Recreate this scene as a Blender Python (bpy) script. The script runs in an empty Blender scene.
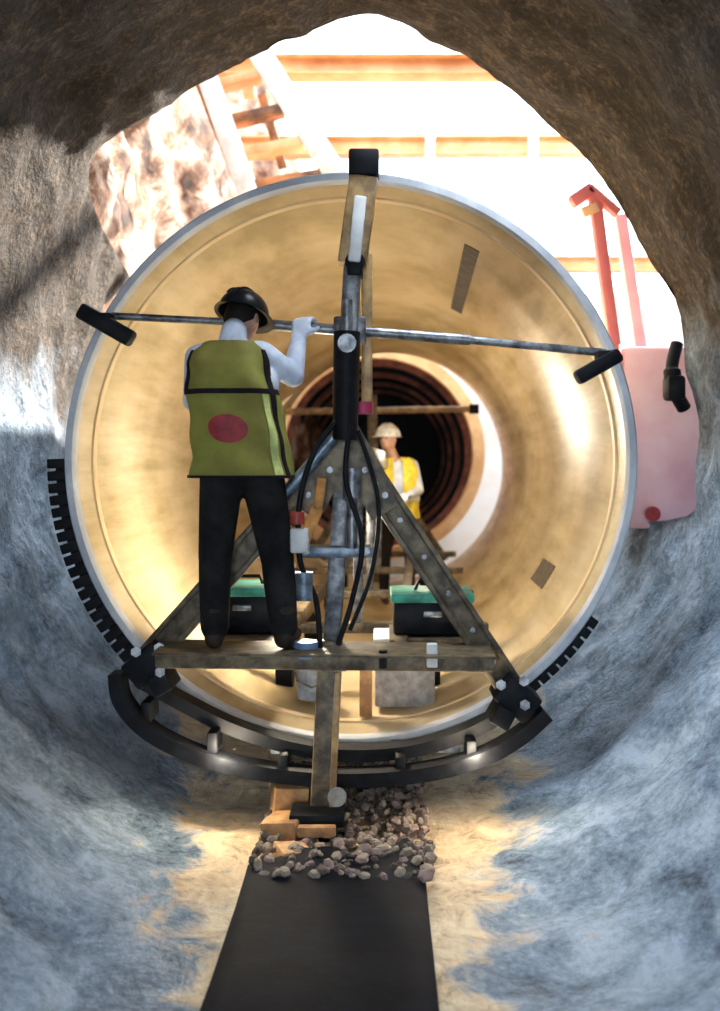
import bpy, bmesh, math, random
from mathutils import Vector, Matrix, noise
from mathutils.kdtree import KDTree
PI = math.pi
C = bpy.context.scene.collection
random.seed(7)

# ------------------------------------------------------------------ camera, sky, sun, exposure
F = 957.0                       # focal length in pixels for a 720 x 1011 frame
VX, VY = 382.0, 462.0           # where the tunnel direction (+Y) lands
cam = bpy.data.cameras.new('camera'); camo = bpy.data.objects.new('camera', cam); C.objects.link(camo)
camo.location = (0, 0, 0); camo.rotation_euler = (PI/2, 0, 0)
cam.sensor_fit = 'HORIZONTAL'; cam.sensor_width = 36; cam.lens = 36*F/720
cam.shift_x = (360-VX)/720; cam.shift_y = -(505.5-VY)/720
cam.clip_start = 0.05; cam.clip_end = 200
cam.dof.use_dof = True; cam.dof.focus_distance = 4.7; cam.dof.aperture_fstop = 1.8
bpy.context.scene.camera = camo

w = bpy.data.worlds.new('sky'); bpy.context.scene.world = w; w.use_nodes = True
bg = w.node_tree.nodes['Background']
bg.inputs[0].default_value = (0.78, 0.90, 1.0, 1); bg.inputs[1].default_value = 7.5

sun = bpy.data.lights.new('sun', 'SUN'); sun.energy = 31.0; sun.angle = math.radians(3); sun.color = (1, .93, .82)
suno = bpy.data.objects.new('sun', sun); C.objects.link(suno)
suno.rotation_euler = Vector((-0.62, -0.62, -0.48)).to_track_quat('-Z', 'Y').to_euler()

def area(name, loc, to, size, energy, color):
    l = bpy.data.lights.new(name, 'AREA'); l.energy = energy; l.color = color; l.shape = 'RECTANGLE'
    l.size = size[0]; l.size_y = size[1]
    o = bpy.data.objects.new(name, l); C.objects.link(o); o.location = loc
    o.rotation_euler = (Vector(to)-Vector(loc)).to_track_quat('-Z', 'Y').to_euler()
    return o
def spot(name, loc, to, energy, color, deg, blend=.6, rad=.12):
    l = bpy.data.lights.new(name, 'SPOT'); l.energy = energy; l.color = color; l.spot_size = math.radians(deg)
    l.spot_blend = blend; l.shadow_soft_size = rad
    o = bpy.data.objects.new(name, l); C.objects.link(o); o.location = loc
    o.rotation_euler = (Vector(to)-Vector(loc)).to_track_quat('-Z', 'Y').to_euler()
    return o
# unseen fill light added behind the camera to lift the carrier fronts
area('rear_fill', (0, -5.5, .6), (0, 4, 0), (2.6, 2.6), 16, (.90, .95, 1.0))
def bulb(name, loc, energy, color, rad):
    l = bpy.data.lights.new(name, 'POINT'); l.energy = energy; l.color = color; l.shadow_soft_size = rad
    o = bpy.data.objects.new(name, l); C.objects.link(o); o.location = loc; return o
bulb('pipe_fill_front', (-.50, 5.9, -.50), 95, (1, .88, .68), .10)  # added unseen fill that brightens the pipe interior
tl = area('overhead_fill', (.35, 4.45, 2.25), (.75, 3.95, 0), (.7, 1.0), 46, (.80, .90, 1.0)); tl.data.spread = math.radians(112)  # added overhead fill out of view, brightens lower walls and floor
bulb('pipe_fill_back', (.35, 8.8, .15), 30, (1, .88, .68), .10)  # second added fill, deeper in the pipe
for lx in (-.85, .50):      # added warm fill for the floor below the carrier, no fittings there
    bulb('floor_fill', (lx*.9, 4.62, -1.42), 22, (1, .84, .60), .07)

vs = bpy.context.scene.view_settings
vs.view_transform = 'Standard'; vs.look = 'None'; vs.exposure = 0.0; vs.gamma = 1; vs.use_curve_mapping = False
bpy.context.scene.cycles.max_bounces = 8

def P(px, py, d):               # a point of the photograph at real distance d
    return Vector(((px-VX)*d/F, d, (VY-py)*d/F))

# ------------------------------------------------------------------ materials
def nodes_of(name):
    m = bpy.data.materials.new(name); m.use_nodes = True
    return m, m.node_tree, m.node_tree.nodes['Principled BSDF']
def ramp(nt, fac, stops):
    r = nt.nodes.new('ShaderNodeValToRGB'); e = r.color_ramp.elements
    while len(e) < len(stops): e.new(.5)
    for i, (p, c) in enumerate(stops):
        e[i].position = p; e[i].color = (*c, 1)
    nt.links.new(fac, r.inputs[0]); return r.outputs[0]
def noise_n(nt, scale, detail=6, rough=.6, vec=None, dist=0):
    n = nt.nodes.new('ShaderNodeTexNoise'); n.inputs['Scale'].default_value = scale
    n.inputs['Detail'].default_value = detail; n.inputs['Roughness'].default_value = rough
    n.inputs['Distortion'].default_value = dist
    if vec is None:
        t = nt.nodes.new('ShaderNodeTexCoord'); vec = t.outputs['Object']
    nt.links.new(vec, n.inputs['Vector']); return n.outputs['Fac']
def mathn(nt, op, a, b, clamp=False):
    n = nt.nodes.new('ShaderNodeMath'); n.operation = op; n.use_clamp = clamp
    for i, v in enumerate((a, b)):
        if isinstance(v, (int, float)): n.inputs[i].default_value = v
        else: nt.links.new(v, n.inputs[i])
    return n.outputs[0]
def mixc(nt, fac, a, b, mode='MIX'):
    n = nt.nodes.new('ShaderNodeMix'); n.data_type = 'RGBA'; n.blend_type = mode
    for k, v in ((0, fac), (6, a), (7, b)):
        if isinstance(v, (int, float)): n.inputs[k].default_value = v
        elif isinstance(v, tuple): n.inputs[k].default_value = (*v, 1)
        else: nt.links.new(v, n.inputs[k])
    return n.outputs[2]
def bump(nt, bs, h, strength, dist=.02):
    b = nt.nodes.new('ShaderNodeBump'); b.inputs['Strength'].default_value = strength
    b.inputs['Distance'].default_value = dist; nt.links.new(h, b.inputs['Height'])
    nt.links.new(b.outputs[0], bs.inputs['Normal'])
def plain(name, c, rough=.6, metal=0, c2=None, scale=14, bmp=.15, lo=.4, hi=.65):
    m, nt, bs = nodes_of(name)
    bs.inputs['Specular IOR Level'].default_value = .12 if max(c) < .05 and not metal else .45
    c2 = c2 or tuple(x*.55 for x in c)
    n = noise_n(nt, scale)
    nt.links.new(ramp(nt, n, [(lo, c2), (hi, c)]), bs.inputs['Base Color'])
    bs.inputs['Roughness'].default_value = rough; bs.inputs['Metallic'].default_value = metal
    if bmp: bump(nt, bs, n, bmp, .01)
    return m

M = {}
M['frame'] = plain('olive painted steel', (.20, .155, .095), .5, .2, (.055, .04, .026), 11)
M['tan'] = plain('ochre painted steel', (.50, .31, .13), .45, .1, (.20, .12, .055), 9)
M['greysteel'] = plain('worn grey steel', (.30, .31, .33), .4, .6, (.09, .09, .10), 16)
M['bluesteel'] = plain('blue grey tube', (.25, .31, .38), .4, .4, (.08, .10, .13), 16)
M['black'] = plain('black rubber', (.012, .012, .015), .55, 0, (.006, .006, .008), 10)
M['blackmetal'] = plain('black painted steel', (.010, .012, .016), .5, 0, (.005, .005, .007), 10)
M['whitepaint'] = plain('white paint', (.80, .80, .80), .5, 0, (.62, .60, .58), 8, .05)
M['magenta'] = plain('magenta plastic', (.45, .03, .10), .5, 0)
M['redp'] = plain('red plastic', (.55, .06, .04), .5, 0)
M['orangep'] = plain('orange strap', (.72, .30, .06), .6, 0)
M['green'] = plain('teal lid', (.03, .30, .23), .45, 0, (.015, .16, .12))
M['bluep'] = plain('blue drum', (.16, .28, .50), .45, 0)
M['wood'] = plain('raw timber', (.62, .36, .15), .7, 0, (.28, .14, .06), 7)
M['orange_steel'] = plain('orange steel', (.86, .50, .26), .55, 0, (.66, .32, .14), 3)
M['rust'] = plain('rusty steel', (.55, .22, .08), .7, 0, (.10, .05, .03), 3)
M['redmachine'] = plain('red machine paint', (.74, .20, .19), .45, 0, (.62, .13, .13), 2, .03)
M['pinkpanel'] = plain('overexposed red panel', (.90, .60, .62), .5, 0, (.82, .44, .47), 2.2, .03)  # red paint lightened to pink, overexposure put into the colour
M['vest'] = plain('lime vest fabric', (.27, .26, .04), .8, 0, (.20, .17, .03), 5, .3)
M['vestdark'] = plain('dark vest trim', (.018, .012, .016), .8, 0)
M['emblem'] = plain('dark red print', (.38, .02, .025), .6, 0, (.22, .012, .02), 22, 0)
M['emblem_line'] = plain('dull orange print', (.34, .09, .04), .6, 0, (.25, .05, .03), 40, 0)
M['shirt'] = plain('white shirt cloth', (.74, .78, .88), .85, 0, (.50, .54, .66), 9, .4)
M['pants'] = plain('black work trousers', (.022, .020, .020), .85, 0, (.010, .009, .010), 7, .5)
M['boots'] = plain('brown black boot leather', (.045, .032, .025), .6, 0)
M['skin'] = plain('skin', (.50, .28, .19), .55, 0, (.42, .22, .15), 20, .03)
M['hair'] = plain('dark hair', (.02, .015, .012), .6, 0)
M['hatdark'] = plain('black hard hat shell', (.015, .015, .018), .3, 0)
M['hatwhite'] = plain('white hard hat shell', (.80, .80, .76), .3, 0)
M['yellowvest'] = plain('yellow vest fabric', (.85, .66, .06), .8, 0, (.62, .46, .04))
M['reflect'] = plain('silver reflective tape', (.72, .72, .70), .4, 0, (.60, .60, .6))
M['eye'] = plain('eye', (.03, .02, .02), .2, 0)
M['shaftwhite'] = plain('pale concrete', (.82, .79, .75), .8, 0, (.72, .66, .60), 1.2, .2)
M['redrib'] = plain('red brown rib steel', (.34, .10, .06), .55, .2, (.12, .035, .025), 5)
M['grime'] = plain('dark stencil print', (.05, .036, .02), .6, 0, (.11, .08, .045), 16, 0, .35, .6)

# shotcrete: warm bounce light painted brown above, cool daylight painted blue-grey below
def shotcrete():
    m, nt, bs = nodes_of('shotcrete')
    tc = nt.nodes.new('ShaderNodeTexCoord'); sp = nt.nodes.new('ShaderNodeSeparateXYZ'); nt.links.new(tc.outputs['Object'], sp.inputs[0])
    X, Y, Z = sp.outputs
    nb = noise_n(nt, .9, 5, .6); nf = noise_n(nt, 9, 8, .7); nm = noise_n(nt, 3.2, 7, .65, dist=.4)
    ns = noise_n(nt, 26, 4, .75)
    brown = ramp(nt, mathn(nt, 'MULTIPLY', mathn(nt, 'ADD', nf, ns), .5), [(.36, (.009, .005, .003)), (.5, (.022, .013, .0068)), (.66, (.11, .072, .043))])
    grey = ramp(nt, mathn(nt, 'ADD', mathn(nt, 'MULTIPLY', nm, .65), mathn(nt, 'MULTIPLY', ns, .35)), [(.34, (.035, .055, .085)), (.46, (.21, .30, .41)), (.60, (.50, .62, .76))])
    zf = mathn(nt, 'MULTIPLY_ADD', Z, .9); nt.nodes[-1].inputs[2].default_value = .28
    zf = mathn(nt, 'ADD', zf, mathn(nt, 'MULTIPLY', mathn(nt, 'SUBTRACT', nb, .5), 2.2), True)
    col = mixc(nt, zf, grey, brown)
    # pale sand with warm floor light painted into it, near the invert centre
    dx = mathn(nt, 'ABSOLUTE', mathn(nt, 'ADD', X, .18), 0)
    edge = mathn(nt, 'ADD', mathn(nt, 'MULTIPLY', mathn(nt, 'SUBTRACT', nm, .5), 1.6), mathn(nt, 'SUBTRACT', .98, dx))
    yy = mathn(nt, 'MULTIPLY', mathn(nt, 'SUBTRACT', Y, 5.2), .17)
    edge = mathn(nt, 'MULTIPLY', mathn(nt, 'ADD', edge, yy), 5.0, True)
    low = mathn(nt, 'MULTIPLY', mathn(nt, 'SUBTRACT', -1.25, Z), 6, True)
    edge = mathn(nt, 'MULTIPLY', edge, low)
    warm_lit_sand = ramp(nt, noise_n(nt, 7, 8, .7, dist=.8), [(.30, (.22, .14, .08)), (.45, (.72, .54, .34)), (.62, (.93, .78, .56))])
    col = mixc(nt, edge, col, warm_lit_sand)
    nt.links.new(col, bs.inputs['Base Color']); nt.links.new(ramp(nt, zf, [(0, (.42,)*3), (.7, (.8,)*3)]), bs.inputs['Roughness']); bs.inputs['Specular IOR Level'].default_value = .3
    h = mathn(nt, 'ADD', nf, mathn(nt, 'MULTIPLY', nm, 1.5))
    bump(nt, bs, h, .9, .05)
    return m
M['shotcrete'] = shotcrete()
m, nt, bs = nodes_of('sunlit rubble face')
nm = noise_n(nt, 2.3, 9, .72, dist=.5); nb = noise_n(nt, 1.1, 3)
nt.links.new(ramp(nt, nm, [(.38, (.03, .012, .007)), (.47, (.15, .065, .032)), (.55, (.36, .24, .18)), (.68, (.62, .55, .50))]), bs.inputs['Base Color'])
bump(nt, bs, nm, .8, .08); bs.inputs['Roughness'].default_value = .9
M['rubble'] = m

# glass fibre pipe wall: glossy amber resin that lets some daylight through
m, nt, bs = nodes_of('amber glass fibre resin')
t = nt.nodes.new('ShaderNodeTexCoord'); mp = nt.nodes.new('ShaderNodeMapping'); mp.inputs['Scale'].default_value = (.6, .6, 5)
nt.links.new(t.outputs['Object'], mp.inputs[0])
nn = noise_n(nt, 1.6, 5, .6, mp.outputs[0]); n2 = noise_n(nt, 1.1, 3, .5)
colr = ramp(nt, mathn(nt, 'MULTIPLY', mathn(nt, 'ADD', nn, n2), .5), [(.38, (.47, .36, .19)), (.5, (.66, .51, .29)), (.62, (.80, .65, .41))])
nt.links.new(colr, bs.inputs['Base Color']); bs.inputs['Roughness'].default_value = .27
bump(nt, bs, nn, .12, .01)
tr = nt.nodes.new('ShaderNodeBsdfTranslucent'); nt.links.new(colr, tr.inputs[0])
mx = nt.nodes.new('ShaderNodeMixShader'); mx.inputs[0].default_value = .12
nt.links.new(bs.outputs[0], mx.inputs[1]); nt.links.new(tr.outputs[0], mx.inputs[2])
nt.links.new(mx.outputs[0], nt.nodes['Material Output'].inputs[0])
M['resin'] = m
M['resin_rim'] = plain('grey cut pipe edge', (.62, .64, .68), .5, 0, (.40, .42, .47), 3, .05)
M['resin_band'] = plain('pale amber band', (.80, .62, .36), .35, 0, (.70, .50, .26), 4, .05)
M['ring_orange'] = plain('orange pipe end', (.85, .52, .26), .5, 0, (.65, .36, .16), 4, .05)

# ------------------------------------------------------------------ mesh helpers
class MB:
    def __init__(s): s.v = []; s.f = []; s.mi = []
    def add(s, vs_, fs, mi=0):
        k = len(s.v); s.v += [tuple(v) for v in vs_]; s.f += [tuple(i+k for i in f) for f in fs]; s.mi += [mi]*len(fs); return s
    def box(s, c, size, R=None, bev=.0, mi=0):
        c = Vector(c); hx, hy, hz = [q/2 for q in size]
        b = min(bev, hx*.9, hy*.9, hz*.9)
        if b <= 0:
            vs_ = [Vector((x, y, z)) for x in (-hx, hx) for y in (-hy, hy) for z in (-hz, hz)]
            fs = [(0,1,3,2),(4,6,7,5),(0,4,5,1),(2,3,7,6),(0,2,6,4),(1,5,7,3)]
        else:
            bm = bmesh.new(); bmesh.ops.create_cube(bm, size=1)
            for v in bm.verts: v.co = Vector((v.co.x*size[0], v.co.y*size[1], v.co.z*size[2]))
            bmesh.ops.bevel(bm, geom=bm.edges[:], offset=b, segments=2, affect='EDGES', profile=.5)
            bm.verts.index_update(); vs_ = [v.co.copy() for v in bm.verts]; fs = [tuple(v.index for v in f.verts) for f in bm.faces]; bm.free()
        if R is not None: vs_ = [R @ v for v in vs_]
        return s.add([v+c for v in vs_], fs, mi)
    def beam(s, a, b, wx, wd, bev=.006, up=Vector((0, 1, 0)), mi=0):
        # box section from a to b, wx across (seen from the camera), wd along 'up'
        a = Vector(a); b = Vector(b); z = (b-a).normalized(); y = (up - z*up.dot(z)).normalized(); x = y.cross(z)
        R = Matrix((x, y, z)).transposed()
        return s.box((a+b)/2, (wx, wd, (b-a).length), R, bev, mi)
    def tube(s, pts, r, n=14, mi=0, cap=True):
        pts = [Vector(p) for p in pts]; rs = r if isinstance(r, (list, tuple)) else [r]*len(pts)
        rings = []; ref = None
        for i, p in enumerate(pts):
            d = (pts[min(i+1, len(pts)-1)]-pts[max(i-1, 0)]).normalized()
            if ref is None: ref = Vector((0, 0, 1)) if abs(d.z) < .9 else Vector((1, 0, 0))
            x = (ref-d*ref.dot(d)).normalized(); y = d.cross(x); ref = x
            rings.append([p+(x*math.cos(2*PI*k/n)+y*math.sin(2*PI*k/n))*rs[i] for k in range(n)])
        vs_ = [v for rg in rings for v in rg]
        fs = [(i*n+k, i*n+(k+1) % n, (i+1)*n+(k+1) % n, (i+1)*n+k) for i in range(len(pts)-1) for k in range(n)]
        if cap: fs += [tuple(range(n))[::-1], tuple((len(pts)-1)*n+k for k in range(n))]
        return s.add(vs_, fs, mi)
    def ell(s, c, r, R=None, nu=20, nv=12, mi=0):
        c = Vector(c); vs_ = []; fs = []
        for j in range(nv+1):
            t = PI*j/nv
            for i in range(nu):
                u = 2*PI*i/nu; v = Vector((r[0]*math.sin(t)*math.cos(u), r[1]*math.sin(t)*math.sin(u), r[2]*math.cos(t)))
                if R is not None: v = R @ v
                vs_.append(c+v)
        for j in range(nv):
            for i in range(nu): fs.append((j*nu+i, (j+1)*nu+i, (j+1)*nu+(i+1) % nu, j*nu+(i+1) % nu))
        return s.add(vs_, fs, mi)
    def prism(s, pts, y0, y1, mi=0):       # outline in x,z extruded in y
        n = len(pts); vs_ = [(p[0], y0, p[1]) for p in pts]+[(p[0], y1, p[1]) for p in pts]
        fs = [tuple(range(n)), tuple(range(2*n-1, n-1, -1))]+[(i, i+n, (i+1) % n+n, (i+1) % n) for i in range(n)]
        return s.add(vs_, fs, mi)
    def build(s, name, mats, parent=None, smooth=True, angle=35):
        me = bpy.data.meshes.new(name); me.from_pydata(s.v, [], s.f)
        for mm in (mats if isinstance(mats, list) else [mats]): me.materials.append(mm)
        me.polygons.foreach_set('material_index', s.mi)
        bm = bmesh.new(); bm.from_mesh(me); bmesh.ops.remove_doubles(bm, verts=bm.verts, dist=1e-6)
        bmesh.ops.recalc_face_normals(bm, faces=bm.faces)
        if smooth:
            for f in bm.faces: f.smooth = True
            for e in bm.edges:
                if len(e.link_faces) == 2 and e.calc_face_angle(0) > math.radians(angle): e.smooth = False
        bm.to_mesh(me); bm.free()
        o = bpy.data.objects.new(name, me); C.objects.link(o)
        if parent:
            o.parent = parent
            o.matrix_parent_inverse = world_of(parent).inverted()
        return o
def world_of(o):
    m_ = o.matrix_basis.copy()
    if o.parent: m_ = world_of(o.parent) @ o.matrix_parent_inverse @ m_
    return m_
def tag(o, label=None, cat=None, group=None, kind=None):
    for k, v in (('label', label), ('category', cat), ('group', group), ('kind', kind)):
        if v: o[k] = v
    return o
def thing(name, loc, label, cat, group=None):
    o = bpy.data.objects.new(name, None); C.objects.link(o); o.location = loc; o.empty_display_size = .2
    return tag(o, label, cat, group)
def fbm(p, s, o=5): return noise.fractal(Vector(p)*s, 1.0, 2.0, o)

# ------------------------------------------------------------------ the tunnel
k6 = 6.0/F
up = [(-22,444),(48,424),(92,400),(158,343),(218,278),(258,213),(291,142),(308,62),(312,0)]
prof = [(x*k6, z*k6) for x, z in up]
prof += [(1.93,-.45),(1.75,-.95),(1.38,-1.38),(.85,-1.70),(.25,-1.80),(-.25,-1.81),(-.75,-1.79),(-1.25,-1.64),(-1.78,-1.24),(-2.10,-.72),(-2.24,-.1),(-2.26,.6),(-2.17,1.2),(-1.98,1.72),
         (-272*k6, 326*k6), (-206*k6, 366*k6), (-142*k6, 402*k6), (-82*k6, 425*k6)]
def catmull(pts, per):
    out = []; n = len(pts)
    for i in range(n):
        p0, p1, p2, p3 = [Vector(pts[(i+j-1) % n]) for j in range(4)]
        for k in range(per):
            t = k/per
            out.append(.5*((2*p1)+(-p0+p2)*t+(2*p0-5*p1+4*p2-p3)*t*t+(-p0+3*p1-3*p2+p3)*t**3))
    return out
ring = catmull(prof, 9); NR = len(ring)
Y0, Y1, NY = -6.0, 9.2, 250
def sstep(a, b, x): t = max(0, min(1, (x-a)/(b-a))); return t*t*(3-2*t)
def yend(p):
    return 6+3.2*(1-(sstep(1.15, 1.95, p.y) if p.x < 0 else sstep(-.66, -.30, p.y)))
def tun(i, j):
    p = ring[i % NR]; ye = yend(p); yj = Y0+(Y1-Y0)*(j/NY)**.8; last = yj >= ye-.04; y = min(yj, ye); d = Vector((p.x, p.y)).normalized()
    floorish = max(0, min(1, (-1.1-p.y)/.5))
    n = fbm((p.x, y, p.y), .9, 3)*.09+fbm((p.x+7, y, p.y), 3.1, 5)*.035*(1-.4*floorish)+fbm((p.x, y, p.y+5), 9, 3)*.007
    e = max(0, 1-(ye-y)/.3)
    if last: y = ye+fbm((p.x*1.3, 3, p.y*1.3), 1.5)*.10*(1 if ye < 6.1 else 0)
    return Vector((p.x+d.x*(n*(1-.5*e)), y, p.y+d.y*(n*(1-.5*e))))
grid = [[tun(i, j) for i in range(NR)] for j in range(NY+1)]
def shell(name, i0, i1):
    mb = MB(); w_ = i1-i0+1
    vs_ = [grid[j][i % NR] for j in range(NY+1) for i in range(i0, i1+1)]
    # thickness ring at the mouth so the edge reads as a solid lining
    fs = [(j*w_+i, j*w_+i+1, (j+1)*w_+i+1, (j+1)*w_+i) for j in range(NY) for i in range(w_-1)]
    mb.add(vs_, fs)
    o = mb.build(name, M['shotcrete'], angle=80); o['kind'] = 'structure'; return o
# ring indices: per=9 points per control; order runs clockwise seen from the camera
a_r, a_f, a_l, a_t = 9*4, 9*11, 9*16, 9*23
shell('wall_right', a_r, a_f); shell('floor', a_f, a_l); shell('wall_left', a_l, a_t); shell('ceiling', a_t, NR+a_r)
# portal face around the mouth, in the shaft
mb = MB(); outer = []
for i in range(NR):
    p = ring[i]; a = math.atan2(p.y, p.x); s_ = 1/max(abs(math.cos(a))/4.6, abs(math.sin(a))/(5.6 if p.y > 0 else 2.6))
    outer.append(Vector((math.cos(a)*s_, 6.05, math.sin(a)*s_)))
rim_in = [grid[NY][i] if yend(ring[i]) < 6.05 else Vector((ring[i].x*1.04, 6.05, ring[i].y*1.04)) for i in range(NR)]
rim_out = [Vector((v.x*1.03, v.y+.05, v.z*1.03)) for v in rim_in]
mb.add(rim_in+rim_out+outer, [(k*NR+i, k*NR+(i+1) % NR, (k+1)*NR+(i+1) % NR, (k+1)*NR+i) for k in (0, 1) for i in range(NR)])
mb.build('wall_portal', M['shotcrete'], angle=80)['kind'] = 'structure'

# shaft: rough left bank, pale right and back walls, ground
mb = MB(); ny, nz = 80, 80
for j in range(nz+1):
    for i in range(ny+1):
        y = 5.9+i/ny*9.3; z = -1.9+j/nz*(8.9-2.6*sstep(10, 15, y))
        n = fbm((2, y, z), .7, 3)*.28+fbm((1, y, z), 2.6, 5)*.14
        mb.v.append((-2.55+.12*(y-6)+.2*max(0, y-12.3)+n*(.35+.65*min(1, (y-5.9)/1.5)) - max(0, z-2.2)*.06, y, z))
mb.f = [(j*(ny+1)+i, j*(ny+1)+i+1, (j+1)*(ny+1)+i+1, (j+1)*(ny+1)+i) for j in range(nz) for i in range(ny)]; mb.mi = [0]*len(mb.f)
mb.build('wall_shaft_left', M['rubble'], angle=80)['kind'] = 'structure'
MB().box((4.75, 10.7, .6), (.3, 9.6, 5.0), bev=.02).build('wall_shaft_right', M['shaftwhite'])['kind'] = 'structure'
# back wall: frame around the second bore
mb = MB(); cx2, cz2 = (378-VX)*12.6/F, (453-462)*-12.6/F
rr = [Vector((cx2+1.5*math.cos(2*PI*k/64), 15.2, cz2+1.5*math.sin(2*PI*k/64))) for k in range(64)]
ro = []
for k in range(64):
    a = 2*PI*k/64; s_ = 1/max(abs(math.cos(a))/4.7, abs(math.sin(a))/(2.7 if math.sin(a) > 0 else 1.95))
    ro.append(Vector((math.cos(a)*s_, 15.2, math.sin(a)*s_)))
mb.add(rr+ro+[v+Vector((0, .3, 0)) for v in rr]+[v+Vector((0, .3, 0)) for v in ro],
       [(k, (k+1) % 64, 64+(k+1) % 64, 64+k) for k in range(64)]+[(128+k, 128+(k+1) % 64, 192+(k+1) % 64, 192+k) for k in range(64)]
       + [(k, (k+1) % 64, 128+(k+1) % 64, 128+k) for k in range(64)]+[(64+k, 64+(k+1) % 64, 192+(k+1) % 64, 192+k) for k in range(64)])
mb.build('wall_back', M['shaftwhite'], smooth=False)['kind'] = 'structure'
mb = MB(); n_ = 60
for j in range(n_+1):
    for i in range(n_+1):
        x = -3.2+i/n_*8.2; y = 5.95+j/n_*9.4
        mb.v.append((x, y, -1.86+fbm((x, y, 0), 1.2, 4)*.05))
mb.f = [(j*(n_+1)+i, j*(n_+1)+i+1, (j+1)*(n_+1)+i+1, (j+1)*(n_+1)+i) for j in range(n_) for i in range(n_)]; mb.mi = [0]*len(mb.f)
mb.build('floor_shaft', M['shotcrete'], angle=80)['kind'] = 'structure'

# ------------------------------------------------------------------ pipe segment
A = Vector((-.178, 5.0, .02)); B = Vector((.076, 12.2, -.06)); L = (B-A).length
pipe = thing('pipe_segment', (A.x, A.y, A.z-1.5), 'huge amber glass fibre pipe segment with a grey front edge, cradled in the tunnel mouth', 'pipe')
ax = (B-A).normalized(); ex = (Vector((1, 0, 0))-ax*ax.x).normalized(); ez = ex.cross(ax)
def cyl(t, r, a): return A+ax*t+(ex*math.cos(a)+ez*math.sin(a))*r
def lathe(pr, n=128, a0=0, a1=2*PI, closed=True, start=None):
    mb = MB(); full = abs(a1-a0-2*PI) < 1e-6; m_ = n if full else n+1; fn = start or cyl
    for t, r in pr:
        for k in range(m_): mb.v.append(tuple(fn(t, r, a0+(a1-a0)*k/n)))
    q = len(pr)
    for i in range(q if closed else q-1):
        for k in range(n): mb.f.append((i*m_+k, i*m_+(k+1) % m_, ((i+1) % q)*m_+(k+1) % m_, ((i+1) % q)*m_+k))
    if not full and closed: mb.f += [tuple(i*m_ for i in range(q)), tuple(i*m_+n for i in range(q))]
    mb.mi = [0]*len(mb.f); return mb
lathe([(.05, 1.497), (L, 1.497), (L, 1.452), (.34, 1.452), (.32, 1.458), (.05, 1.458)]).build('shell', M['resin'], pipe)
tag(lathe([(.0, 1.494), (.012, 1.503), (.07, 1.503), (.07, 1.455), (.012, 1.455), (0, 1.462)]).build('edge_rim', M['resin_rim'], pipe), 'pale grey cut edge of the pipe')
tag(lathe([(.30, 1.4585), (.30, 1.447), (.36, 1.447), (.36, 1.4525)]).build('joint_band', M['resin_band'], pipe), 'pale band just inside the mouth')
def patch(name, t0, t1, a0, a1, r, label):
    mb = lathe([(t0, r), (t1, r), (t1, r+.008), (t0, r+.008)], 10, a0, a1); tag(mb.build(name, M['grime'], pipe), label)
patch('stencil_mark', .75, 3.0, math.radians(59.5), math.radians(63.5), 1.447, 'long dark smudged stencil on the upper wall')
patch('stencil_mark', 1.35, 1.95, math.radians(-35.5), math.radians(-28.5), 1.447, 'short dark smudged stencil on the lower wall')

# second pipe beyond the gap, with ribs inside
def cyl2(t, r, a): return Vector((cx2+r*math.cos(a), 12.62+t, cz2+r*math.sin(a)))
p2 = thing('pipe_segment', (cx2, 12.62, cz2-1.42), 'dark hollow pipe with an orange end ring, set beyond the first pipe', 'pipe')
lathe([(.12, 1.40), (7, 1.40), (7, 1.30), (.12, 1.30)], 96, start=cyl2).build('shell', M['redrib'], p2)
tag(lathe([(0, 1.41), (.12, 1.425), (.14, 1.40), (.14, 1.26), (.02, 1.24), (0, 1.26)], 96, start=cyl2).build('end_ring', M['ring_orange'], p2), 'orange end ring')
for k in range(7):
    t = .45+k*.85
    lathe([(t, 1.30), (t, 1.19), (t+.08, 1.19), (t+.08, 1.30)], 72, start=cyl2).build('rib', M['redrib'] if k % 2 == 0 else M['blackmetal'], p2)
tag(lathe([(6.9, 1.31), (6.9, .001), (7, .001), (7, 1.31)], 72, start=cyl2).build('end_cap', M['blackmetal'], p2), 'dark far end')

# shade in the gap under the pipe, modelled as a black arc band
gap_shade = thing('pipe_gap_shade', (A.x, 5.2, -1.6), 'black curved band shaped as the shade under the big pipe', 'shade_band')
def gap_shade_r(a): return 1.60-.05*sstep(math.radians(215), math.radians(300), a)
def cyl_s(t, r, a): return cyl(t, 1.506+(r-1.506)*(gap_shade_r(a)-1.506)/.1, a)
lathe([(.10, 1.506), (.10, 1.59), (.75, 1.59), (.75, 1.506)], 90, math.radians(180), math.radians(327), start=cyl_s).build('band', M['blackmetal'], gap_shade)
for k in range(62):  # ribs along the dark band that stands for gap shade
    a = math.radians(181+k*145/61); rr_ = gap_shade_r(a)
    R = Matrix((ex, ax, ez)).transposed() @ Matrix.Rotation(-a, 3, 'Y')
    MB().box(cyl(.075, (1.506+rr_)/2+.005, a), (rr_-1.506+.02, .05, .052), R, .006).build('gap_shade_rib', M['black'], gap_shade)

# ------------------------------------------------------------------ pipe carrier in front of and through the pipe
car = thing('pipe_carrier', P(328, 850, 4.55), 'olive steel A-frame pipe carrier with tall mast, cross arm and curved runners', 'carrier')
def part(mb, name, mat, label=None, parent=car): return tag(mb.build(name, mat, parent), label)
D = 4.75
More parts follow.
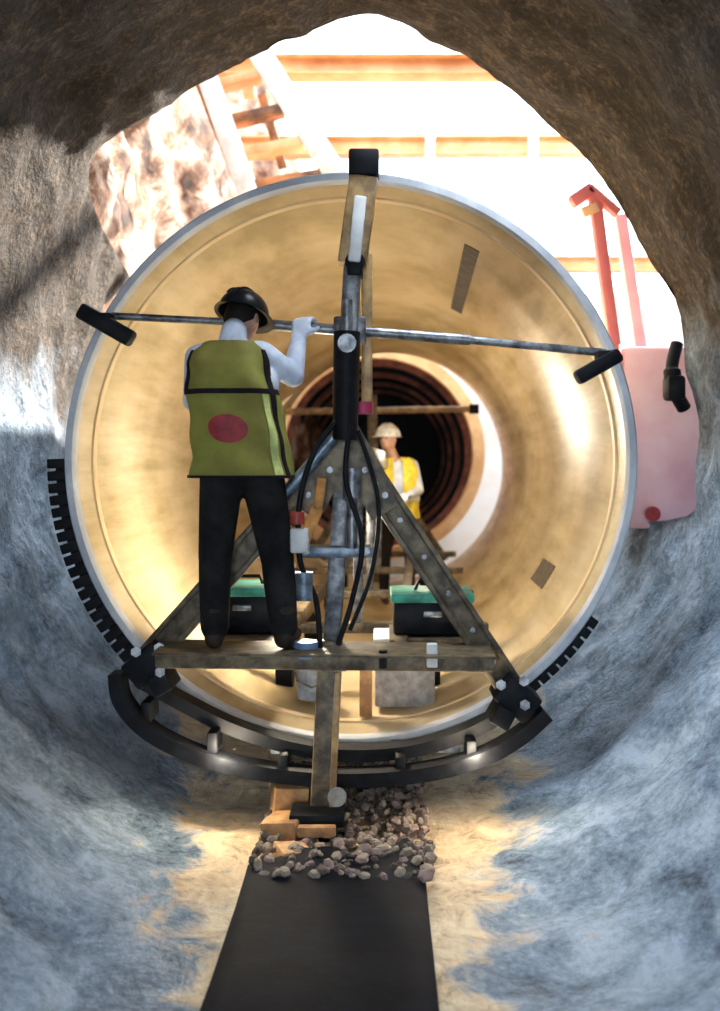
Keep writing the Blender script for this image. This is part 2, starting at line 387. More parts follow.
# mast
mast = part(MB().beam(P(364, 178, D), P(352, 266, D), .142, .12, .012), 'mast_head', M['tan'], 'ochre upper part of the mast')
part(MB().beam(P(360.5, 196, D-.075), P(354, 262, D-.075), .062, .03, .01), 'slide_plate', M['whitepaint'], 'pale plate on the mast head', mast)
part(MB().box(P(364, 165, D), (.15, .14, .13), bev=.015), 'mast_cap', M['black'], 'black square cap')
part(MB().tube([P(355, 262, D-.07), P(355, 262, D+.14)], .05).box(P(355, 268, D), (.075, .15, .09), bev=.01), 'pivot_pin', M['blackmetal'])
part(MB().beam(P(353, 262, D), P(348, 345, D), .088, .09, .012), 'mast_stem', M['greysteel'], 'grey slender stem of the mast')
part(MB().beam(P(367, 255, D+.12), P(367, 412, D+.12), .055, .06, .008), 'mast_strut', M['tan'], 'ochre strut behind the mast')
cylr = part(MB().tube([P(347, 332, D-.12), P(346, 385, D-.12), P(345, 440, D-.12)], [.064, .064, .060], 20), 'hydraulic_cylinder', M['black'], 'black hydraulic cylinder on the mast')
part(MB().tube([P(347, 343, D-.195), P(347, 343, D-.15)], .045), 'end_bolt', M['greysteel'], 'grey round bolt head', cylr)
part(MB().tube([P(347, 300, D-.1), P(347, 340, D-.1)], .028), 'piston_rod', M['greysteel'], None, cylr)
part(MB().tube([P(363, 402, D-.05), P(363, 414, D-.05)], .05, 16), 'knob', M['magenta'], 'magenta round knob')
# cross arm with pads
arm = MB().tube([P(112, 316, D+.1), P(232, 322, D+.1)], .019).tube([P(232, 322, D+.1), P(470, 340, D+.1)], .028).tube([P(470, 340, D+.1), P(606, 353, D+.1)], .021)
arm.box(P(350, 331, D+.06), (.16, .14, .13), bev=.012)
arm = part(arm, 'cross_arm', M['greysteel'], 'thin grey telescopic cross arm')
part(MB().beam(P(80, 310, D+.05), P(133, 340, D+.05), .085, .09, .02).box(P(106, 322, D+.07), (.08, .12, .08), bev=.01), 'pad', M['black'], 'black left end pad', arm)
part(MB().beam(P(620, 354, D+.05), P(576, 379, D+.05), .075, .09, .02).box(P(604, 358, D+.07), (.08, .1, .07), bev=.01), 'pad', M['black'], 'black right end pad', arm)
# gusset and legs
g = [P(333, 425, D), P(358, 425, D), P(384, 470, D), P(398, 505, D), P(372, 520, D), P(357, 492, D), P(334, 492, D), P(318, 520, D), P(296, 505, D), P(306, 470, D)]
gus = part(MB().prism([(v.x, v.z) for v in g], D-.05, D-.02).prism([(v.x, v.z) for v in g], D+.10, D+.13), 'gusset_plate', M['frame'], 'olive gusset plate joining the legs')
for (px, py) in ((346, 445), (330, 470), (365, 470), (350, 480), (385, 495), (309, 495)):
    c = P(px, py, D-.05); part(MB().tube([c, c-Vector((0, .025, 0))], .017, 6), 'bolt', M['greysteel'], None, gus)
def leg(a, b, name='leg', mat='frame', wdt=.13):
    a = Vector(a); b = Vector(b); d = (b-a).normalized(); n = Vector((d.z, 0, -d.x))
    if n.x < 0: n = -n
    mb = MB().beam(a, b, wdt*.72, .11, .01)
    for s_ in (-1, 1): mb.beam(a+n*s_*wdt*.42, b+n*s_*wdt*.42, .028, .15, .006)
    return part(mb, name, M[mat])
legR = leg(P(352, 447, D+.04), P(512, 690, D+.04))
for t in (.15, .3, .45, .6, .75, .88):
    c = P(352, 447, D-.035).lerp(P(512, 690, D-.035), t); part(MB().tube([c, c-Vector((0, .03, 0))], .014, 6), 'bolt', M['greysteel'], None, legR)
legL = leg(P(338, 447, D+.04), P(150, 658, D+.04))
part(MB().tube([P(333, 438, D-.12), P(306, 470, D-.12), P(278, 502, D-.12)], .030), 'brace_tube', M['bluesteel'], 'blue grey brace tube beside the left leg')
# lower post and base
part(MB().beam(P(342, 488, D), P(332, 640, D), .085, .09, .01), 'post', M['greysteel'])
part(MB().tube([P(352, 468, D-.1), P(352, 498, D-.1), P(352, 499, D-.1), P(352, 548, D-.1)], [.045, .045, .026, .026]), 'jack_screw', M['greysteel'], 'grey jack screw under the gusset')
clampb = part(MB().box(P(336, 551, D-.02), (.36, .13, .055), bev=.01), 'clamp_bar', M['bluesteel'], 'blue grey clamp bar across the post')
for px in (306, 366):
    part(MB().tube([P(px, 551, D-.12), P(px, 551, D-.07)], .02, 6), 'bolt', M['greysteel'], None, clampb)
lp = part(MB().beam(P(331, 640, D-.03), P(322, 826, D-.12), .118, .12, .012), 'lower_post', M['frame'], 'tall olive lower post')
part(MB().beam(P(338, 655, D-.08), P(332, 815, D-.17), .03, .03, .006), 'rail', M['tan'], 'ochre edge rail', lp)
coll = part(MB().box(P(329, 656, D-.05), (.19, .17, .12), bev=.012), 'collar', M['greysteel'], 'grey collar on the post')
for px in (313, 345): part(MB().tube([P(px, 662, D-.16), P(px, 662, D-.12)], .026, 6), 'bolt', M['whitepaint'], 'pale bolt head', coll)
fb = MB().box(P(318, 815, 4.55), (.26, .18, .06), bev=.01).box(P(316, 846, 4.50), (.28, .24, .05), bev=.01)
fb.box(P(300, 830, 4.53), (.05, .12, .13), bev=.006).box(P(332, 830, 4.53), (.05, .12, .13), bev=.006)
part(fb, 'foot', M['blackmetal'], 'black foot bracket')
part(MB().beam(P(297, 831, 4.42), P(336, 831, 4.42), .05, .05, .01), 'foot_bar', M['wood'], 'tan bar through the foot')
part(MB().tube([P(337, 797, 4.52), P(337, 797, 4.60)], .045, 18), 'end_cap', plain('pale tan cap', (.45, .40, .34), .5), 'pale round cap')
# cross beam (the worker stands on it)
cb = MB().beam(P(160, 655, 4.66), P(492, 659, 4.66), .085, .22, .01)
cb.beam(P(160, 647, 4.60), P(492, 651, 4.60), .012, .34, .003)
cbm = part(cb, 'cross_beam', M['frame'], 'olive cross beam used as a step')
part(MB().box(P(432, 655, 4.5), (.05, .05, .11), bev=.006), 'bracket', M['reflect'], 'pale bracket on the beam', cbm)
part(MB().tube([P(383, 668, 4.5), P(383, 650, 4.5)], .02), 'pin', M['black'], None, cbm)
# shoe clamps
def shoe(px, py, sgn):
    mb = MB().box(P(px, py, D), (.20, .22, .15), Matrix.Rotation(sgn*.7, 3, 'Y'), .015)
    mb.box(P(px+sgn*-14, py+18, D-.05), (.10, .2, .10), Matrix.Rotation(sgn*.5, 3, 'Y'), .01)
    s_ = part(mb, 'shoe_clamp', M['blackmetal'], 'black %s end clamp' % ('right' if sgn > 0 else 'left'))
    for dx, dy in ((-14, -10), (9, -14), (10, 10)):
        part(MB().tube([P(px+dx, py+dy, D-.16), P(px+dx, py+dy, D-.1)], .026, 6), 'bolt', M['greysteel'], 'bright steel bolt', s_)
shoe(150, 662, -1); shoe(515, 695, 1)
# curved runners
def arc_pts(cps, n=40):
    out = []; cps = [Vector(c) for c in cps]; m_ = len(cps)
    for i in range(m_-1):
        p0 = cps[max(i-1, 0)]; p1 = cps[i]; p2 = cps[i+1]; p3 = cps[min(i+2, m_-1)]
        for k in range(10):
            t = k/10; out.append(.5*((2*p1)+(-p0+p2)*t+(2*p0-5*p1+4*p2-p3)*t*t+(-p0+3*p1-3*p2+p3)*t**3))
    out.append(cps[-1]); return out
def runner(cps, hgt, dep, name, label):
    pts = arc_pts(cps); mb = MB(); n = len(pts)
    for i, p in enumerate(pts):
        d = (pts[min(i+1, n-1)]-pts[max(i-1, 0)]).normalized(); nn_ = Vector((-d.z, 0, d.x)).normalized()
        for a, b in ((-1, -1), (1, -1), (1, 1), (-1, 1)): mb.v.append(tuple(p+nn_*a*hgt/2+Vector((0, b*dep/2, 0))))
    for i in range(n-1):
        for k in range(4): mb.f.append((i*4+k, i*4+(k+1) % 4, i*4+4+(k+1) % 4, i*4+4+k))
    mb.f += [(0, 1, 2, 3), (4*n-4, 4*n-3, 4*n-2, 4*n-1)]; mb.mi = [0]*len(mb.f)
    return part(mb, name, M['blackmetal'], label)
rn = runner([P(118, 672, 4.7), P(123, 700, 4.7), P(150, 730, 4.7), P(200, 755, 4.7), P(262, 770, 4.7), P(340, 777, 4.7), P(420, 772, 4.7), P(480, 757, 4.7), P(520, 735, 4.7), P(546, 712, 4.7)], .068, .12, 'outer_runner', 'black outer curved runner')
runner([P(140, 678, 4.86), P(180, 700, 4.86), P(230, 725, 4.86), P(285, 743, 4.86), P(340, 752, 4.86), P(400, 750, 4.86), P(450, 738, 4.86), P(490, 720, 4.86), P(515, 702, 4.86)], .062, .12, 'inner_runner', 'black inner curved runner')
for px, py in ((150, 708), (215, 738), (285, 760), (400, 762), (470, 746), (527, 716)):
    part(MB().box(P(px, py, 4.78), (.05, .18, .10), None, .008), 'spacer', M['blackmetal'], None, rn)
part(MB().box(P(300, 746, 4.98), (.30, .1, .06), bev=.01), 'tie_plate', M['bluesteel'], 'blue grey tie plate')
part(MB().box(P(425, 745, 4.98), (.36, .1, .06), bev=.01), 'tie_plate', M['bluesteel'], 'blue grey tie plate')
# boom, lower rails and rear frame through the pipe
def cz(y): return A.x+(B.x-A.x)*(y-5)/7.2
part(MB().beam((-.17, 4.8, .02), (cz(12.1), 12.1, .02), .14, .16, .01, Vector((0, 0, 1))), 'boom', M['frame'], 'long boom running through the pipe')
for sx in (-.34, .34):
    part(MB().beam((-.25+sx, 4.75, -.98), (cz(12.1)+sx*.9, 12.1, -.98), .07, .10, .006, Vector((0, 0, 1))), 'floor_rail', M['frame'])
for y in (5.9, 7.4, 9.0, 10.6):
    part(MB().beam((cz(y)-.8, y, -1.02), (cz(y)+.8, y, -1.02), .06, .08, .006), 'tie_bar', M['frame'])
    part(MB().beam((cz(y), y, -.05), (cz(y), y, -1.0), .06, .06, .006), 'hanger', M['greysteel'])
    for sx in (-.45, .45):
        c = Vector((cz(y)+sx, y, -1.28))
        part(MB().tube([c-Vector((.05, 0, 0)), c+Vector((.05, 0, 0))], .105, 20).beam(c, c+Vector((0, 0, .25)), .04, .05, .004), 'wheel', M['black'])
E = 12.0
part(MB().tube([P(272, 412, E), P(478, 409, E)], .04), 'rear_arm', M['tan'], 'ochre rear cross arm at the far end')
part(MB().box(P(474, 409, E), (.12, .1, .12), bev=.01), 'rear_pad', M['black'])
part(MB().beam(P(372, 395, E), P(376, 590, E), .12, .1), 'rear_post', M['frame'])
for px in (310, 445): part(MB().beam(P(374, 455, E), P(px, 560, E), .1, .1), 'rear_leg', M['frame'])
# hoses
def hose(pts, r, mat, label): 
    return part(MB().tube(arc_pts([P(*q) for q in pts]), r, 10), 'hose', M[mat], label)
hose([(338, 420, 4.6), (315, 450, 4.6), (300, 500, 4.6), (300, 560, 4.6), (316, 600, 4.62), (320, 650, 4.6)], .014, 'black', 'black hydraulic hose looping down the left side')
hose([(350, 425, 4.58), (346, 480, 4.6), (362, 540, 4.6), (352, 600, 4.62), (338, 645, 4.6)], .013, 'black', 'black hydraulic hose down the post')
hose([(358, 430, 4.58), (378, 500, 4.62), (372, 570, 4.62), (350, 630, 4.62)], .011, 'blackmetal', 'thin dark hose between the post and right leg')
part(MB().beam(P(318, 508, 4.6), P(302, 545, 4.6), .06, .02, .004).beam(P(322, 478, 4.6), P(318, 510, 4.6), .045, .02, .004), 'strap', M['orangep'], 'orange lifting strap')
part(MB().tube([P(297, 512, 4.58), P(297, 524, 4.58)], .036, 14), 'valve_cap', M['redp'], 'red valve cap')
part(MB().box(P(300, 540, 4.62), (.09, .1, .12), bev=.012), 'valve_block', M['reflect'], 'pale valve block')
part(MB().tube([P(304, 572, 4.62), P(304, 600, 4.62)], .045, 16), 'filter', M['bluesteel'], 'pale blue filter canister')
part(MB().tube([P(306, 641, 4.6), P(306, 657, 4.6)], .06, 16), 'oil_cup', M['bluep'], 'blue cup by the collar')

fill_cone = part(MB().tube([(-.50, 5.9, -.78), (-.50, 5.9, -.70)], [.02, .07], 16), 'fill_housing', M['blackmetal'], 'small black cone added under the pipe fill light')  # made-up housing for the added fill light in the pipe
# boxes on the carrier and in the pipe
def tote(px, py, d, wid, hgt, label):
    c = P(px, py, d); t_ = thing('toolbox', (c.x, c.y, c.z-hgt/2), label, 'toolbox')
    MB().box(c, (wid, .34, hgt), bev=.015).build('body', M['blackmetal'], t_)
    l_ = tag(MB().box(c+Vector((0, 0, hgt/2+.022)), (wid+.03, .37, .05), bev=.012).build('lid', M['green'], t_), 'teal green lid')
    MB().box(c+Vector((0, -.19, hgt/2-.06)), (.10, .02, .03), bev=.004).build('latch', M['greysteel'], t_)
    MB().tube([c+Vector((-.09, 0, hgt/2+.045)), c+Vector((-.07, 0, hgt/2+.09)), c+Vector((.07, 0, hgt/2+.09)), c+Vector((.09, 0, hgt/2+.045))], .01, 8).build('handle', M['blackmetal'], l_)
zt = -.93
def tote_z(d, py): return (VY-py)*d/F
h1 = tote_z(5.3, 598)-zt+.0
tote(431, 598+ (h1/2)*F/5.3, 5.3, .42, h1, 'wide black toolbox with teal green lid behind the right A-frame leg')
h2 = tote_z(5.35, 592)-zt
tote(247, 592+(h2/2)*F/5.35, 5.35, .34, h2, 'black toolbox with teal green lid seen between the near worker\'s legs')
MB().box((-.72, 5.32, -.955), (.34, .5, .03), bev=.004).build('shelf_plate', M['frame'], car)
MB().box((.27, 5.3, -.955), (.46, .5, .03), bev=.004).build('shelf_plate', M['frame'], car)
for sx, ln in ((-.72, .6), (.27, .6)):
    MB().beam((sx, 4.74, -.985), (sx, 5.55, -.985), .06, .04, .004, Vector((0, 0, 1))).build('shelf_bracket', M['frame'], car)
# things standing on the pipe invert under the cross beam
def invert(x, y): return A.z-math.sqrt(max(.01, 1.447**2-(x-cz(y))**2))
x, y = .13, 5.6
cr = thing('crate', (x, y, invert(x, y)), 'pale grey crate on the pipe bottom under the cross beam', 'crate')
z0 = invert(x-.16, y)+.02
MB().box((x, y, z0+.19), (.34, .34, .36), bev=.012).build('body', plain('pale grey plastic', (.50, .47, .45), .6), cr)
MB().box((x, y, z0+.385), (.36, .36, .03), bev=.008).build('rim', M['reflect'], cr)
x, y = -.40, 5.6
bk = thing('bucket', (x, y, invert(x, y)), 'pale blue bucket on the pipe bottom left of the lower post', 'bucket')
z0 = invert(x-.1, y)+.01
MB().tube([(x, y, z0), (x, y, z0+.24), (x, y, z0+.25)], [.095, .12, .128], 24).build('body', plain('pale blue plastic', (.50, .58, .70), .5), bk)
MB().tube([(x-.12, y, z0+.2), (x-.09, y-.1, z0+.12), (x, y-.15, z0+.09), (x+.09, y-.1, z0+.12), (x+.12, y, z0+.2)], .006, 8).build('handle', M['greysteel'], bk)
for i, (x, wd) in enumerate(((-.09, .07),)):
    tag(MB().box((x, 5.35, invert(x, 5.35)+.2), (wd, .09, .38), bev=.006).build('timber_prop', M['wood'], None), 'short upright timber prop on the pipe bottom right of the post', 'timber')

# ------------------------------------------------------------------ people
def hand(seg, wrist, fwd, palmn, mi, s=1.0, curl=.9, r=.0115):
    fwd = Vector(fwd).normalized(); pn = Vector(palmn); pn = (pn-fwd*pn.dot(fwd)).normalized(); sd = fwd.cross(pn)
    w0 = Vector(wrist)
    for k in range(4):
        o = (k-1.5)*.021*s
        seg.append((w0+sd*o*.6+fwd*.01, w0+sd*o+fwd*.085*s, .019*s, .016*s, mi))
        ln = (.040, .046, .043, .034)[k]*s; p = w0+sd*o*1.12+fwd*.088*s; a = .25
        for q in range(3):
            a += curl*(.55 if q == 0 else .8); d = fwd*math.cos(a)+pn*math.sin(a)
            p2_ = p+d*ln*(1, .75, .6)[q]; seg.append((p, p2_, r*s, r*.93*s, mi)); p = p2_
    b = w0+sd*-.024*s+fwd*.025*s; m1 = b+(-sd*.035+fwd*.025+pn*.022)*s; m2 = m1+(-sd*.005+fwd*.028+pn*.022)*s
    seg.append((b, m1, .017*s, .014*s, mi)); seg.append((m1, m2, .013*s, .011*s, mi))
def capsule(mb, a, b, ra, rb, n=14):
    a = Vector(a); b = Vector(b); d = b-a; Ln = max(d.length, 1e-4); d = d/Ln
    pts = []; rs = []
    for k in range(5): t = PI/2*k/5; pts.append(a-d*ra*math.cos(t)); rs.append(max(ra*math.sin(t), .0005))
    pts.append(a); rs.append(ra); pts.append(b); rs.append(rb)
    for k in range(1, 6): t = PI/2*k/5; pts.append(b+d*rb*math.sin(t)); rs.append(max(rb*math.cos(t), .0005))
    mb.tube(pts, rs, n)
def figure(name, parent, segs, ells, mats, vox):
    mb = MB()
    for a, b, ra, rb, mi in segs: capsule(mb, a, b, ra, rb)
    for c, r, R, mi in ells: mb.ell(c, r, R, 24, 16)
    me = bpy.data.meshes.new(name); me.from_pydata(mb.v, [], mb.f)
    bm = bmesh.new(); bm.from_mesh(me); bmesh.ops.recalc_face_normals(bm, faces=bm.faces); bm.to_mesh(me); bm.free()
    o = bpy.data.objects.new(name, me); C.objects.link(o)
    r_ = o.modifiers.new('r', 'REMESH'); r_.mode = 'VOXEL'; r_.voxel_size = vox
    s_ = o.modifiers.new('s', 'SMOOTH'); s_.factor = .5; s_.iterations = 4
    dg = bpy.context.evaluated_depsgraph_get(); dg.update()
    me2 = bpy.data.meshes.new_from_object(o.evaluated_get(dg)); o.modifiers.clear(); o.data = me2
    for mm in mats: 
        me2.materials.append(mm)
    S = [(Vector(a), Vector(b), ra, rb, mi) for a, b, ra, rb, mi in segs]
    for c, r, R, mi in ells: S.append((Vector(c), Vector(c)+Vector((0, 0, 1e-4)), sum(r)/3, sum(r)/3, mi))
    out = []
    for p in me2.polygons:
        c = p.center; best = 9; bi = 0
        for a, b, ra, rb, mi in S:
            ab = b-a; t = max(0, min(1, (c-a).dot(ab)/ab.length_squared)); dd = (c-a-ab*t).length-(ra+(rb-ra)*t)
            if dd < best: best = dd; bi = mi
        out.append(bi)
    me2.polygons.foreach_set('material_index', out); me2.polygons.foreach_set('use_smooth', [True]*len(out))
    o.parent = parent; o.matrix_parent_inverse = world_of(parent).inverted()
    return o
def hard_hat(parent, c, R, mat, brimdir, s=1.0):
    mb = MB(); nu, nv = 32, 10; c = Vector(c)
    def pt(u, t, k=1.0):
        v = Vector((.132*k*math.cos(u)*math.sin(t), .150*k*math.sin(u)*math.sin(t), .128*k*math.cos(t)))*s
        return c+R @ v
    for j in range(nv+1):
        for i in range(nu): mb.v.append(tuple(pt(2*PI*i/nu, PI/2*j/nv)))
    for j in range(nv):
        for i in range(nu): mb.f.append((j*nu+i, (j+1)*nu+i, (j+1)*nu+(i+1) % nu, j*nu+(i+1) % nu))
    k0 = len(mb.v)
    for q, (kk, dz) in enumerate(((1.0, 0), (1.12, -.008), (1.12, -.014), (.97, -.012))):
        for i in range(nu):
            u = 2*PI*i/nu; ext = 1+(.22*max(0, math.cos(u-brimdir))**2 if q in (1, 2) else 0)
            mb.v.append(tuple(c+R @ (Vector((.132*kk*ext*math.cos(u), .150*kk*ext*math.sin(u), dz))*s)))
    for q in range(3):
        for i in range(nu): mb.f.append((k0+q*nu+i, k0+q*nu+(i+1) % nu, k0+(q+1)*nu+(i+1) % nu, k0+(q+1)*nu+i))
    mb.mi = [0]*len(mb.f)
    for dx in (-.03, 0, .03):
        pts = [c+R @ (Vector((dx, math.sin(t)*.152, math.cos(t)*.131))*s) for t in [(-1.1+2.2*k/12) for k in range(13)]]
        mb.tube(pts, .006*s, 6)
    return mb.build('hard_hat', mat, parent)

# near worker: back to us, on the cross beam, right hand up on the cross arm
YW = 4.58
w1 = thing('person', (-.63, YW, -.885), 'person in lime vest with red oval emblem and white sleeves, standing on the carrier beam', 'person')
SH, PT, BT, SK, GL = 0, 1, 2, 3, 4
segs = []; ells = []
V = Vector
hipL, hipR = V((-.765, YW, -.06)), V((-.575, YW, -.06)); knL, knR = V((-.805, YW+.035, -.46)), V((-.505, YW+.045, -.47))
anL, anR = V((-.795, YW-.03, -.80)), V((-.468, YW-.02, -.80))
for h_, k_, a_ in ((hipL, knL, anL), (hipR, knR, anR)):
    segs += [(h_, k_, .108, .082, PT), (k_, k_.lerp(a_, .35), .080, .078, PT), (k_.lerp(a_, .35), a_+V((0, 0, .02)), .078, .068, PT)]
    out_ = -1 if h_ is hipL else 1
    toe = a_+V((out_*.035, .17, -.045)); segs += [(a_, a_+V((0, -.02, -.035)), .052, .046, BT), (a_+V((0, -.02, -.04)), toe, .045, .038, BT), (a_+V((0, 0, .03)), a_+V((0, 0, .09)), .056, .058, BT)]
pelv = V((-.665, YW, -.02))
ells += [(pelv, (.168, .120, .13), None, PT)]
segs += [(pelv+V((0, 0, .02)), V((-.685, YW+.01, .26)), .125, .135, SH), (V((-.80, YW, .36)), V((-.61, YW, .37)), .12, .12, SH), (V((-.87, YW, .505)), V((-.585, YW, .52)), .062, .062, SH)]
ells += [(V((-.72, YW, .35)), (.185, .125, .22), None, SH)]
neck0, head = V((-.715, YW+.01, .55)), V((-.680, YW+.085, .70))
segs += [(neck0, head+V((0, -.02, -.06)), .060, .055, SK), (neck0+V((-.06, 0, -.02)), neck0+V((.06, 0, -.02)), .05, .05, SH), (neck0+V((0, -.02, .02)), neck0+V((.006, -.01, .075)), .068, .062, SH)]
RH = Matrix.Rotation(math.radians(-24), 3, 'Z') @ Matrix.Rotation(math.radians(-20), 3, 'X')
ells += [(head, (.076, .095, .115), RH, SK), (head+RH @ V((0, .03, -.055)), (.052, .062, .055), RH, SK)]
ells += [(head+RH @ V((0, .105, -.015)), (.014, .022, .022), RH, SK)]
for sx in (-1, 1): ells += [(head+RH @ V((sx*.080, -.005, -.01)), (.012, .02, .032), RH, SK)]
segs += [(head+RH @ V((-.022, .096, -.06)), head+RH @ V((.022, .096, -.06)), .008, .008, SK)]
# right arm
shR, elR, wrR = V((-.575, YW+.01, .515)), V((-.435, YW+.10, .42)), V((-.415, YW+.17, .60))
segs += [(shR, elR, .066, .056, SH), (elR, wrR, .055, .042, SH)]
gl_s = []
hand(segs, wrR+V((0.002, 0, .015)), V((.10, .35, .75)), V((.3, .8, -.5)), GL, 1.12, .8)
shL, elL, wrL = V((-.885, YW+.01, .50)), V((-.93, YW+.14, .30)), V((-.80, YW+.30, .36))
segs += [(shL, elL, .062, .052, SH), (elL, wrL, .050, .040, SH)]
hand(segs, wrL, V((.5, .5, .15)), V((0, .2, -1)), GL, 1.05, .8)
figure('body', w1, segs, ells, [M['shirt'], M['pants'], M['boots'], M['skin'], M['shirt']], .0085)
mb = MB()
for sx in (-1, 1): mb.ell(head+RH @ V((sx*.030, .086, .01)), (.011, .009, .008), RH, 10, 6)
mb.build('eyes', M['eye'], w1)
hr = MB(); nu, nv = 28, 12
for j in range(nv+1):
    for i in range(nu):
        u = 2*PI*i/nu; t = j/nv*(PI*.5 + .75*max(0, -math.sin(u)))
        hr.v.append(tuple(head+RH @ V((.084*math.cos(u)*math.sin(t), .102*math.sin(u)*math.sin(t), .121*math.cos(t)))))
for j in range(nv):
    for i in range(nu): hr.f.append((j*nu+i, (j+1)*nu+i, (j+1)*nu+(i+1) % nu, j*nu+(i+1) % nu))
hr.mi = [0]*len(hr.f); hr.build('hair', M['hair'], w1)
hard_hat(w1, head+RH @ V((0, 0, .025)), RH, M['hatdark'], PI/2, .92)
# vest
def make_vest(parent, secs, mat, hole=True):
    # secs: list of (z, cx, cy, rx, ry); returns surface function
    def S(u, z, off=0):
        z_ = max(min(z, secs[-1][0]), secs[0][0])
        for a, b in zip(secs, secs[1:]):
            if a[0] <= z_ <= b[0]: break
        t = (z_-a[0])/(b[0]-a[0]); q = [a[i]+(b[i]-a[i])*t for i in range(5)]
        c_, s_ = math.cos(u), math.sin(u); e_ = .72
        fx = math.copysign(abs(c_)**e_, c_); fy = math.copysign(abs(s_)**e_, s_)
        wr = .006*math.sin(7*u+9*z)*(1-t*.2)+.005*math.sin(31*z+3*u)
        return Vector((q[1]+(q[3]+off+wr)*fx, q[2]+(q[4]+off+wr)*fy, z))
    return S
secs = [(-.075, -.665, YW, .252, .175), (.05, -.675, YW, .232, .165), (.20, -.69, YW, .222, .158), (.36, -.715, YW, .212, .155), (.47, -.728, YW+.005, .200, .145), (.53, -.728, YW+.01, .176, .115), (.575, -.722, YW+.015, .120, .085)]
S1 = make_vest(w1, secs, None)
mb = MB(); nu, nv = 72, 40
zs = [secs[0][0]+(secs[-1][0]-secs[0][0])*j/nv for j in range(nv+1)]
for off in (0, -.008):
    for z in zs:
        for i in range(nu): mb.v.append(tuple(S1(2*PI*i/nu, z, off)))
def armhole(u, z):
    c_ = abs(math.cos(u)); return z > .33 and c_ > .93+.0*z and z < .52
q = (nv+1)*nu; keep = {}
for j in range(nv):
    for i in range(nu):
        u = 2*PI*(i+.5)/nu; z = (zs[j]+zs[j+1])/2
        if armhole(u, z): continue
        keep[(j, i)] = 1
        i2 = (i+1) % nu
        mb.f.append((j*nu+i, j*nu+i2, (j+1)*nu+i2, (j+1)*nu+i)); mb.f.append((q+j*nu+i, q+(j+1)*nu+i, q+(j+1)*nu+i2, q+j*nu+i2))
for i in range(nu): mb.f.append((i, q+i, q+(i+1) % nu, (i+1) % nu))
mb.mi = [0]*len(mb.f)
vest = tag(mb.build('vest', M['vest'], w1, angle=70), 'lime safety vest')
def strip(S, u0, u1, z0, z1, name, mat, parent, label=None, off=.006, n=24, mm=4):
    mb = MB()
    for o_ in (off, 0.001):
        for j in range(mm+1):
            for i in range(n+1): mb.v.append(tuple(S(u0+(u1-u0)*i/n, z0+(z1-z0)*j/mm, o_)))
    w_ = n+1; h_ = (mm+1)*w_
    for j in range(mm):
        for i in range(n): mb.f.append((j*w_+i, j*w_+i+1, (j+1)*w_+i+1, (j+1)*w_+i))
    bd = [(0*w_+i, i+1) for i in range(n)]+[(mm*w_+i+1, mm*w_+i) for i in range(n)]+[(j*w_+w_, j*w_) for j in range(mm)]+[(j*w_+n, (j+1)*w_+n) for j in range(mm)]
    for a, b in bd: mb.f.append((a, b, h_+b, h_+a))
    mb.mi = [0]*len(mb.f); return tag(mb.build(name, mat, parent), label)
strip(S1, 1.02*PI, 1.98*PI, .318, .342, 'band', M['vestdark'], vest, 'dark band across the back')
strip(S1, 1.10*PI, 1.155*PI, .34, .53, 'shoulder_strip', M['vestdark'], vest, 'dark left edge strip', n=5, mm=14)
strip(S1, 1.80*PI, 1.86*PI, -.07, .53, 'shoulder_strip', M['vestdark'], vest, 'dark right edge strip', n=5, mm=24)
strip(S1, 1.70*PI, 1.765*PI, -.06, .315, 'side_stripe', plain('pale lime tape', (.62, .66, .22), .6), vest, 'pale lime vertical stripe', n=6, mm=16)
strip(S1, 1.0*PI, 2.0*PI, -.075, -.062, 'hem', M['vestdark'], vest, 'dark hem', mm=1)
mb = MB()
def oval(rx, rz, off, zc, uc):
    o = []
    for o_ in (off, 0.0):
        for j in range(6):
            for i in range(36):
                r = j/5; a = 2*PI*i/36; x_ = rx*r*math.cos(a); z_ = rz*r*math.sin(a)
                # back surface: solve u from x
                cc = max(-1, min(1, (x_-uc)/.23)); u = 2*PI-math.acos(math.copysign(abs(cc)**(1/.72), cc))
                o.append(tuple(S1(u, zc+z_, o_)))
    f = []
    for j in range(5):
        for i in range(36): f.append((j*36+i, j*36+(i+1) % 36, (j+1)*36+(i+1) % 36, (j+1)*36+i))
    for i in range(36): f.append((5*36+i, 5*36+(i+1) % 36, 11*36+(i+1) % 36, 11*36+i))
    return o, f
o_, f_ = oval(.092, .066, .010, .155, .025); MBo = MB().add(o_, f_)
emb = tag(MBo.build('emblem', M['emblem'], vest), 'dark red oval emblem on the back')

# far worker in the pipe
DF = 9.7
w2 = thing('person', (.14, DF, -1.43), 'person with white hard hat and yellow vest standing far inside the pipe', 'person')
segs = []; ells = []; zf = -1.425
hL, hR = V((.08, DF, zf+.90)), V((.24, DF, zf+.90))
for h_, fx in ((hL, .02), (hR, .28)):
    kn_ = V((fx+.01, DF+.03, zf+.50)); an_ = V((fx, DF-.03, zf+.10))
    segs += [(h_, kn_, .095, .066, PT), (kn_, an_, .064, .05, PT), (an_, an_+V((0, 0, -.045)), .05, .045, BT), (an_+V((0, .0, -.055)), an_+V((.02, -.16, -.06)), .04, .036, BT)]
ells += [(V((.16, DF, zf+.95)), (.165, .12, .13), None, PT), (V((.17, DF, zf+1.22)), (.19, .13, .24), None, SH)]
segs += [(V((.03, DF, zf+1.40)), V((.29, DF, zf+1.40)), .062, .062, SH)]
hd = V((.06, DF-.04, zf+1.655)); RF = Matrix.Rotation(math.radians(150), 3, 'Z')
segs += [(V((.13, DF, zf+1.44)), hd+V((0, .02, -.06)), .058, .055, SK)]
